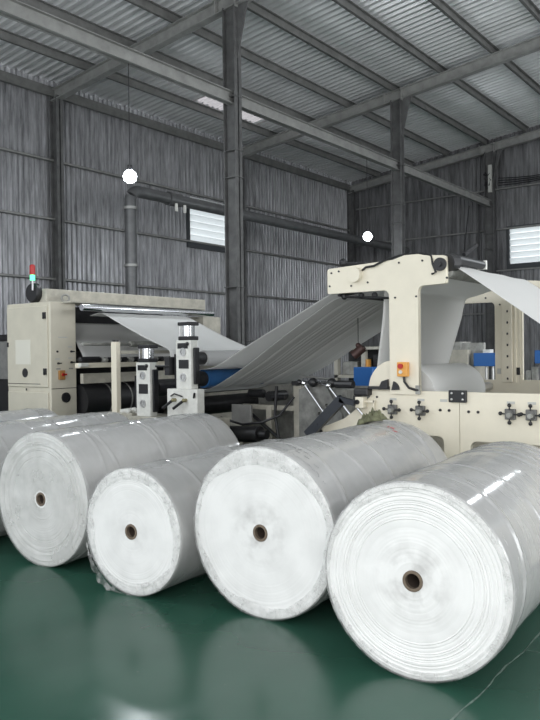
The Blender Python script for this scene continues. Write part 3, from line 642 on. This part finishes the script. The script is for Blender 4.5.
# white guard post and base block under the two bearing stations
mb = MB(); mb.box(5.98, 6.05, -6.87, -6.78, .2, 1.745, .006); gp = obj('guard_post', mb, 'beige', LM)
mb = MB(); mb.box(5.99, 6.04, -6.855, -6.795, 1.745, 1.765); obj('post_cap', mb, 'black', gp)
mb = MB(); mb.box(6.05, 8.4, -6.86, -6.80, 1.60, 1.64); obj('guard_rail', mb, 'beige_dull', gp)
mb = MB(); mb.box(5.93, 6.35, -6.95, -5.35, .1, .885, .008); mb.box(5.98, 6.3, -6.78, -6.52, .885, .91); obj('bed_frame', mb, 'beige_dull', LM)
mb = MB(); mb.tube([(5.98, -6.72, .92), (6.1, -6.6, .94), (6.05, -6.5, .93)], .03, 8); mb.ball((6.0, -6.6, .93), .035, 8); obj('pipe_fitting', mb, 'white_paint', LM, 40)
def station(y, z0, z1, big):
    m = MB(); w = .13
    m.box(5.96, 6.07, y-w, y+w*.72, z0, z1, .006)
    st = obj('bearing_station', m, 'white_paint', LM)
    h = z1-z0
    m = MB(); m.box(5.955, 5.962, y-.085, y+.06, z0+h*.42, z0+h*.60); obj('slot_window', m, 'black', st)
    m = MB(); m.box(5.955, 5.962, y-.10, y+.05, z1-.09, z1-.03); m.ball((5.95, y+.05, z1-.04), .022, 8); obj('adjuster', m, 'darkmetal', st)
    for zz in (z0+h*.76, z0+h*.24):
        m = MB(); m.lathe([(-.012, .030), (-.012, .045), (.0, .045), (.0, .030)], (5.96, y-.02, zz), (1, 0, 0), 24, True); m.tube([(5.952, y-.02, zz), (5.96, y-.02, zz)], .024, 16); obj('bearing_cap', m, 'alu', st, 35)
    m = MB(); m.box(5.99, 6.07, y+w*.73, y+w*.95, z0+.05, z1-.08, .01); m.box(5.96, 6.05, y-w*1.2, y-w, z0+.1, z1-.15); obj('side_bracket', m, 'darkmetal', st)
    # glass-walled air cylinder on top
    zc = z1
    m = MB(); m.box(5.965, 6.115, y-.10, y+.07, zc, zc+.045, .008); cy = obj('air_cylinder', m, 'black', st)
    m = MB(); m.tube([(6.04, y-.015, zc+.045), (6.04, y-.015, zc+.16)], .07, 24); lab(obj('cylinder_barrel', m, 'chrome', cy, 35), 'shiny chrome barrel')
    m = MB(); m.box(5.962, 6.118, y-.105, y+.075, zc+.16, zc+.20, .008); obj('cylinder_head', m, 'black', cy)
    m = MB()
    for dy in (-.085, .055): m.tube([(5.975, y+dy, zc+.04), (5.975, y+dy, zc+.165)], .007, 6)
    obj('tie_rod', m, 'alu', cy)
    return st
s1 = station(-6.29, .885, 1.50, False)
s2 = station(-5.655, 1.21, 1.74, True)
mb = MB(); mb.box(5.94, 6.06, -5.91, -5.46, .885, 1.21, .008); pb = obj('station_base', mb, 'white_paint', LM)
for y in (-5.78, -5.62):
    m = MB(); m.tube([(5.94, y, 1.09), (5.90, y, 1.09)], .02, 12); m.ball((5.90, y, 1.09), .022, 8); v = obj('lever_valve', m, mat('dull_brass', (.30, .27, .16), .4, .7), pb, 40)
    m = MB(); m.tube([(5.89, y-.01, 1.08), (5.86, y-.12, 1.0)], .016, 8); obj('lever', m, 'black', v, 40)
m = MB(); m.tube([(5.93, -5.84, 1.13), (5.90, -5.76, 1.16), (5.92, -5.66, 1.13)], .008, 6); m.tube([(5.93, -5.5, 1.12), (5.91, -5.47, 1.17)], .012, 6); obj('air_hose', m, 'black', pb, 40)
m = MB(); m.tube([(5.9, -5.82, 1.46), (5.88, -6.02, 1.46)], .012, 8); m.box(5.9, 6.0, -5.90, -5.83, 1.36, 1.56); obj('sensor_arm', m, 'black', s2)
mb = MB(); mb.tube([(6.26, -5.66, 1.31), (7.92, -5.66, 1.31)], .103, 40); lab(obj('printing_roller', mb, 'blue', LM, 35), 'blue covered roller')
mb = MB(); mb.tube([(6.05, -5.66, 1.31), (6.26, -5.66, 1.31)], .085, 24); obj('bearing_hub', mb, 'darkmetal', LM, 35)
mb = MB(); mb.tube([(6.05, -5.66, 1.54), (6.26, -5.66, 1.54)], .07, 24); obj('bearing_hub', mb, 'darkmetal', LM, 35)
mb = MB(); mb.tube([(6.26, -5.66, 1.54), (7.92, -5.66, 1.54)], .088, 36); obj('press_roller', mb, mat('grey_felt_roller', (.42, .42, .42), .8, 0, .08, 5, (.3, 3, 3)), LM, 35)
mb = MB(); mb.tube([(6.12, -6.29, 1.20), (8.5, -6.29, 1.20)], .10, 30); obj('press_roller', mb, 'darkmetal', LM, 35)
mb = MB(); mb.tube([(6.2, -5.95, .98), (8.5, -5.95, .98)], .11, 24); obj('idler_roller', mb, 'darkmetal', LM, 35)
# sheets on the left machine
sheet('tissue_web', lin(6.40, 8.0, 30), [(-7.75, 2.10), (-7.62, 2.125), (-7.50, 2.12), (-7.2, 1.99), (-6.75, 1.80), (-6.42, 1.68), (-6.33, 1.64), (-6.30, 1.57), (-6.30, 1.44)], lambda x, s: .002*math.sin(x*14), 'tissue_web', 'bright tissue sheet sloping off the chrome roller of the converting machine')
sheet('tissue_web', lin(6.40, 8.4, 24), [(-8.3, 2.03), (-8.22, 1.88), (-8.05, 1.78), (-8.0, 1.70), (-7.92, 1.60), (-7.88, 1.50)], lambda x, s: .004*math.sin(x*11)*s, 'tissue_web', 'shaded tissue sheet inside the converting machine above the knob rail')

# ------------------------------------------------------------------ control cabinet
CY0, CY1, CZ = -8.83, -7.91, 2.275
C = thing('control_cabinet', (6.1, -8.37, 0), 'tall cream control cabinet with latched door and selector switches', 'cabinet')
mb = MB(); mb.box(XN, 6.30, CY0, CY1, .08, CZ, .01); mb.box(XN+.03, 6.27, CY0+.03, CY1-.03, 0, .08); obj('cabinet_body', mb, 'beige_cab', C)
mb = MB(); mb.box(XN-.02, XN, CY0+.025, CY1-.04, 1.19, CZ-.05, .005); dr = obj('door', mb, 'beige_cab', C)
mb = MB(); mb.box(XN-.02, XN, CY0+.025, CY1-.04, .12, 1.12, .005); obj('lower_door', mb, 'beige_cab', C)
for z in (2.10, 1.39): 
    m = MB(); m.box(XN-.04, XN-.02, -8.02, -7.965, z-.04, z+.04, .004); m.box(XN-.05, XN-.04, -8.0, -7.985, z-.045, z-.01); obj('door_latch', m, 'black', dr)
m = MB(); m.box(XN-.03, XN-.02, -8.80, -8.775, 1.71, 1.77); obj('hinge', m, 'black', dr)
m = MB(); m.lathe([(-.004, 0), (-.004, .06), (0, .06)], (XN-.02, -8.42, 1.37), (1, 0, 0), 28); obj('cable_hole', m, 'black', dr, 35)
m = MB(); m.box(XN-.023, XN-.02, -8.62, -8.30, 1.48, 1.80); obj('paper_notice', m, mat('faded_sheet', (.70, .68, .60), .8), dr)
m = MB(); m.box(XN-.023, XN-.02, -8.8, -8.1, 1.225, 1.232); m.box(XN-.03, XN-.02, -8.40, -8.385, 1.14, 1.17); obj('keyhole', m, 'darkmetal', dr)
def sw(x, z, k):
    m = MB(); m.tube([(x, CY1, z), (x, CY1+.02, z)], .014, 10); m.box(x-.005, x+.04, CY1+.015, CY1+.028, z-.007, z+.007); obj(k, m, 'black', C)
sw(6.215, 1.64, 'selector_switch'); sw(6.01, 1.49, 'selector_switch'); sw(6.215, 1.50, 'selector_switch')
m = MB(); m.tube([(6.0, CY1, 1.64), (6.0, CY1+.012, 1.64)], .013, 10); obj('indicator_lamp', m, 'black', C)
for x, z in ((6.0, 1.545), (6.20, 1.555), (6.20, 1.70), (6.01, 1.42), (6.21, 1.42)):
    m = MB(); m.box(x-.03, x+.035, CY1, CY1+.004, z-.009, z+.009); obj('switch_label', m, 'label' if z > 1.43 else 'grey_plate', C)
m = MB(); m.box(6.02, 6.16, CY1, CY1+.003, 1.815, 1.83); obj('name_plate', m, 'label', C)
m = MB(); m.box(6.01, 6.10, CY1, CY1+.03, 1.28, 1.40, .005); q = lab(obj('main_switch', m, mat('faded_orange', (.38, .19, .06), .5), C), 'orange main switch')
m = MB(); m.tube([(6.065, CY1+.03, 1.345), (6.065, CY1+.04, 1.345)], .022, 14); m.box(6.065, 6.12, CY1+.03, CY1+.04, 1.335, 1.357); obj('switch_lever', m, 'red', q)
m = MB(); m.lathe([(0, .065), (.02, .065), (.02, .045), (.008, .045), (.008, 0)], (6.12, CY1, 1.05), (0, 1, 0), 28); obj('vent_fan', m, 'black', C, 35)
m = MB(); m.box(XN+.002, 6.295, CY1, CY1+.002, 1.165, 1.172); obj('panel_seam', m, 'darkmetal', C)
# signal tower lamp on the header beam
T = thing('signal_tower', (5.95, -8.33, 2.44), 'small signal lamp, red over lit green, on the header beam', 'signal light')
m = MB(); m.tube([(5.95, -8.33, 2.44), (5.95, -8.33, 2.57)], .012, 8); obj('lamp_pole', m, 'alu', T)
m = MB(); m.tube([(5.95, -8.33, 2.57), (5.95, -8.33, 2.64)], .032, 14); obj('green_lens', m, 'green_lit', T, 35)
m = MB(); m.tube([(5.95, -8.33, 2.64), (5.95, -8.33, 2.76), (5.95, -8.33, 2.775)], [.034, .036, .02], 14); obj('red_lens', m, 'red', T, 35)

# ------------------------------------------------------------------ things around the machines
# olive rag on the big roll
mb = MB(); P = []
nx, ny = 34, 26
for i in range(nx):
    row = []
    for j in range(ny):
        u, v = i/(nx-1)*2-1, j/(ny-1)*2-1; r2 = (abs(u)**2.6+abs(v)**2.6)
        yy = -3.0+.125*u*(1-.12*math.cos(v*3)); xx = 5.33+.075*v
        rid = abs(noise.noise(Vector((u*2.2+v*1.5, v*2.0, 4))))+.5*abs(noise.noise(Vector((u*6-v*2, v*5+u*3, 9))))
        cy = -2.758-.055*(xx-3.54); base = .517+math.sqrt(.526**2-(yy-cy)**2)
        zz = base+max(0, 1-r2)**.4*(.080*(.42+1.1*rid))+.004
        row.append((xx, yy, zz))
    P.append(row)
mb.grid(P)
rg = obj('rag', mb, 'rag', None, 80); md = rg.modifiers.new('thickness', 'SOLIDIFY'); md.thickness = .004; md.offset = 1
tag(rg, 'crumpled olive green rag lying on top of the big paper roll', 'rag')
# tension stand under the wide sheet
S = thing('tension_stand', (7.0, -5.1, 0), 'dusty grey framework with posts and rails beneath the wide tissue sheet', 'stand')
for y, w in ((-4.86, .055), (-5.27, .04), (-5.62, .05)):
    m = MB(); m.box(6.95, 7.05, y-w, y+w, 0, 1.22 if y > -5 else .98, .006); obj('post', m, 'beige_dull', S)
m = MB(); m.box(6.96, 7.04, -5.7, -4.85, .93, .985); obj('rail', m, 'beige_dull', S)
m = MB(); m.box(6.96, 7.04, -5.7, -4.85, .35, .42); obj('rail', m, 'beige_dull', S)
m = MB(); m.box(7.5, 7.53, -6.0, -4.2, .3, 1.2); obj('back_panel', m, 'grey_plate', S)
m = MB(); m.box(6.7, 6.73, -5.62, -5.33, .78, 1.0, .004); obj('gauge_panel', m, 'steel_light', S)
m = MB(); m.tube([(6.85, -5.62, 1.0), (6.8, -5.0, .62)], .02, 8); obj('brace_rod', m, 'black', S)
m = MB(); m.tube([(6.75, -5.0, 1.22), (6.74, -5.02, .9), (6.72, -4.95, .6)], .018, 8); obj('hose', m, 'black', S)
m = MB(); m.tube([(6.9, -5.22, 1.09), (7.2, -5.22, 1.09)], .06, 16); m.tube([(6.85, -5.15, 1.09), (6.85, -4.95, 1.09)], .03, 12); obj('pulley_wheel', m, 'black', S, 35)
m = MB(); m.tube([(6.5, -5.6, .68), (6.5, -5.05, .70)], .09, 18); m.tube([(6.5, -5.1, .7), (6.5, -4.95, .7)], .05, 14); obj('motor', m, 'darkmetal', S, 35)
m = MB(); m.box(6.9, 7.0, -4.9, -4.82, 1.22, 1.27); obj('post_cap', m, 'black', S)
m = MB(); m.box(7.1, 7.3, -4.75, -4.3, .2, 1.18, .01); obj('gear_housing', m, 'grey_plate', S)
for k, (y, z) in enumerate(((-4.68, 1.05), (-4.55, .92), (-4.42, 1.08), (-4.6, .78))):
    m = MB(); m.tube([(7.04, y, z), (7.1, y, z)], .03, 12); obj('bearing_boss', m, 'darkmetal' if k % 2 else 'steel_light', S, 35)
m = MB(); m.tube([(6.9, -5.5, 1.12), (6.9, -5.3, 1.12)], .05, 14); obj('drive_coupling', m, 'black', S, 35)
m = MB(); m.tube([(6.85, -4.75, 1.33), (6.85, -4.3, 1.30)], .014, 8); obj('rail_rod', m, 'alu', S, 35)
m = MB(); m.tube([(6.6, -5.7, .85), (6.62, -5.4, .78), (6.6, -5.1, .82), (6.66, -4.9, .9), (6.8, -4.8, 1.1)], .014, 8); obj('hose', m, 'black', S, 40)
# black electrical rack and blue box beyond the sheet
R_ = thing('equipment_rack', (9.4, -5.0, 0), 'dark open equipment rack seen beneath the wide tissue sheet', 'rack')
m = MB()
for y in (-5.75, -5.30, -4.75): m.box(9.2, 9.28, y-.03, y+.03, 0, 1.65)
m.box(9.2, 9.6, -5.78, -4.72, 1.22, 1.26); m.box(9.2, 9.6, -5.78, -4.72, 1.62, 1.66); obj('rack_frame', m, 'beige_dull', R_)
m = MB(); m.box(9.55, 9.6, -5.75, -4.75, 0, 1.62); obj('back_panel', m, 'black', R_)
m = MB(); m.box(9.3, 9.5, -5.7, -5.45, 1.26, 1.45, .01); m.box(9.3, 9.5, -5.38, -5.33, 1.26, 1.5); obj('relay_box', m, 'grey_plate', R_)
m = MB(); m.box(9.22, 9.3, -5.27, -5.23, 1.27, 1.48); obj('orange_strip', m, 'orange', R_)
m = MB(); m.box(9.3, 9.5, -5.2, -4.8, 1.26, 1.55, .01); obj('relay_box', m, 'darkmetal', R_)
m = MB(); m.box(8.9, 9.12, -5.28, -4.98, 1.06, 1.38, .008); m.box(8.95, 9.07, -5.2, -5.06, 0, 1.06); tag(obj('blue_box', m, 'bluebox'), 'bright blue box on a post left of the cream upright', 'box')
m = MB(); m.tube([(7.0, -4.09, 2.12), (7.0, -4.09, 1.66)], .005, 6); 
H = thing('hanging_pulley', (7.0, -4.09, 1.6), 'brown pulley block hanging on a cord in front of the blue box', 'pulley')
obj('cord', m, 'black', H)
m = MB(); m.tube([(6.98, -4.14, 1.55), (7.02, -4.04, 1.64)], .05, 14); m.ball((7.0, -4.09, 1.66), .03, 8); m.tube([(7.0, -4.06, 1.6), (7.0, -4.02, 1.64)], .03, 8); obj('pulley_block', m, 'brown', H, 40)
# rewinder beyond the far frame
Q = thing('rewinder', (10.8, -4.2, 0), 'cream machine bed with blue covers standing beyond the far upright', 'machine')
m = MB(); m.box(10.4, 11.2, -5.1, -4.25, .3, 1.60, .01); obj('machine_bed', m, 'beige_dull', Q)
m = MB(); m.box(10.6, 11.0, -4.62, -4.45, 1.60, 1.72); m.plate(10.5, 10.56, [(-4.45, 1.38), (-4.05, 1.38), (-4.05, 1.70), (-4.38, 1.70)]); obj('hopper', m, 'grey_plate', Q)
m = MB(); m.box(10.4, 10.7, -4.17, -3.75, 1.36, 1.55, .006); lab(obj('cover', m, 'bluebox', Q), 'blue cover')
m = MB(); m.box(10.4, 10.7, -3.30, -2.8, 1.40, 1.58, .006); lab(obj('cover', m, 'bluebox', Q), 'blue cover')
m = MB(); m.box(10.45, 10.6, -4.05, -3.95, 1.55, 1.60); obj('cap', m, 'white_paint', Q)
m = MB(); m.box(10.4, 11.2, -4.25, -2.2, .2, 1.12); obj('machine_bed', m, 'darkmetal', Q)
for y in (-4.02, -3.92, -3.82): 
    m = MB(); m.tube([(10.5, y, 1.1), (10.5, y, 1.36)], .02, 10); obj('spindle', m, 'alu', Q, 35)
for i, y in enumerate((-3.52, -3.42, -3.34)):
    m = MB(); m.box(10.5, 10.6, y-.035, y+.035, 1.12, 1.25+.05*i); obj('bracket', m, 'grey_plate', Q)
# another cabinet past the control cabinet at the picture edge
K = thing('side_cabinet', (7.6, -10.9, 0), 'pale grey cabinet on a dark base half hidden by the control cabinet', 'cabinet')
m = MB(); m.box(7.4, 8.0, -12.4, -10.3, 1.2, 1.84, .01); obj('cabinet_body', m, 'steel_light', K)
m = MB(); m.box(7.38, 8.05, -12.45, -10.25, 1.84, 1.95); obj('cabinet_top', m, 'darkmetal', K)
m = MB(); m.box(7.45, 7.95, -12.35, -10.35, 0, 1.2); obj('dark_base', m, 'black', K)
# ------------------------------------------------------------------ duct pipe along the long wall
mb = MB(); yp = -11.0; zp = 4.80; xe = 10.12
pts = [(xe, yp, 2.2), (xe, yp, 3.4), (xe, yp, 4.5)]+[(xe+.22-.22*math.cos(a), yp, zp-.22+.22*math.sin(a)) for a in (math.radians(t) for t in range(10, 91, 10))]+[(12, yp, zp), (16, yp, zp), (XR+.1, yp, zp)]
DP = thing('duct_pipe', (xe, yp, 2.2), 'grey duct pipe rising behind the header beam and elbowing along the wall', 'pipe')
mb.tube(pts, .115, 24); obj('pipe_run', mb, 'pipe', DP, 40)
mb = MB(); mb.lathe([(0, .12), (0, .14), (.36, .14), (.36, .12)], (11.15, yp, zp), (1, 0, 0), 24); obj('coupling', mb, 'pipe', DP, 35)
mb = MB()
for x in (11.3, 11.55): mb.box(x-.03, x+.03, yp+.09, yp+.12, zp-.26, zp-.1)
obj('hose_clip', mb, 'white_paint', DP)
mb = MB(); mb.lathe([(0, .12), (0, .135), (.05, .135), (.05, .12)], (xe, yp, 4.42), (0, 0, 1), 24); mb.lathe([(0, .12), (0, .14), (.05, .14), (.05, .12)], (xe, yp, 3.3), (0, 0, 1), 24); obj('pipe_collar', mb, 'steel_light', DP, 35)
# ------------------------------------------------------------------ hanging bulbs
def bulb(x, z, power, label, YC=YC, ztop=5.79):
    t = thing('hanging_lamp', (x, YC, z), label, 'lamp', 'lit bulbs hanging on cords')
    m = MB(); m.tube([(x, YC, ztop), (x, YC, z+.12)], .006, 6); obj('cord', m, 'black', t)
    m = MB(); m.tube([(x, YC, z+.08), (x, YC, z+.16)], .035, 14); obj('lamp_holder', m, 'black', t, 35)
    m = MB(); m.lathe([(-.10, 0), (-.095, .04), (-.06, .085), (0, .10), (.05, .08), (.085, .04)], (x, YC, z), (0, 0, 1), 24); obj('bulb', m, 'bulb', t, 60)
    l = bpy.data.lights.new('bulb_light', 'POINT'); l.energy = power; l.shadow_soft_size = .1; l.color = (.9, .96, 1)
    o = bpy.data.objects.new('bulb_light', l); COL.objects.link(o); o.parent = t; o.location = (0, 0, -.13)
bulb(7.5, 4.17, 72, 'lit bulb on a cord above the cream control cabinet')
bulb(14.4, 4.10, 40, 'lit bulb on a cord between the two free columns')
bulb(12.5, 4.1, 170, 'lit bulb on a cord above the sloping sheet, out of the picture', -1.6, zraf(-1.6)+.3)
bulb(1.2, 5.0, 380, 'added bulb on a cord, out of the picture, to lift the roof')  # added bulb out of view, brightens the roof underside
# ------------------------------------------------------------------ cables on the end wall
B = thing('cable_bundle', (XR-.3, YC, 6.0), 'tangled black cables fixed to the end wall column', 'cables')
for k in range(4):
    m = MB(); z = 6.62-.07*k; pts = []
    for i in range(15):
        y = YC+.25+i*.5; pts.append((XR-.12, y, z-.06*math.sin(math.pi*((i*.5) % 2.0)/2.0)+.01*i*(k-1)))
    m.tube(pts, .014, 6); obj('wall_cable', m, 'black', B, 40)
m = MB(); rb = random.Random(2)
for k in range(9):
    y = YC+rb.uniform(-.25, .1); z = 6.45+rb.uniform(-.3, .35); m.tube([(XR-.32, y, z), (XR-.34, y+rb.uniform(-.2, .2), z+rb.uniform(-.2, .2)), (XR-.3, YC, z-.1)], .022, 6)
obj('cable_tangle', m, 'black', B, 40)
m = MB(); m.box(XR-.34, XR-.27, YC+.02, YC+.12, 6.2, 7.0); obj('insulator_strip', m, 'label', B)
m = MB(); m.tube([(XR-.25, YC-.3, 6.1), (XR-.25, YC-.32, 3.2)], .03, 8); m.tube([(XR-.25, YC-.6, 5.9), (XR-.25, YC-.95, 3.2)], .015, 6); m.tube([(XR-.25, YC+.25, 7.4), (XR-.25, YC+.13, 6.6)], .012, 6); obj('conduit', m, 'black', B, 40)
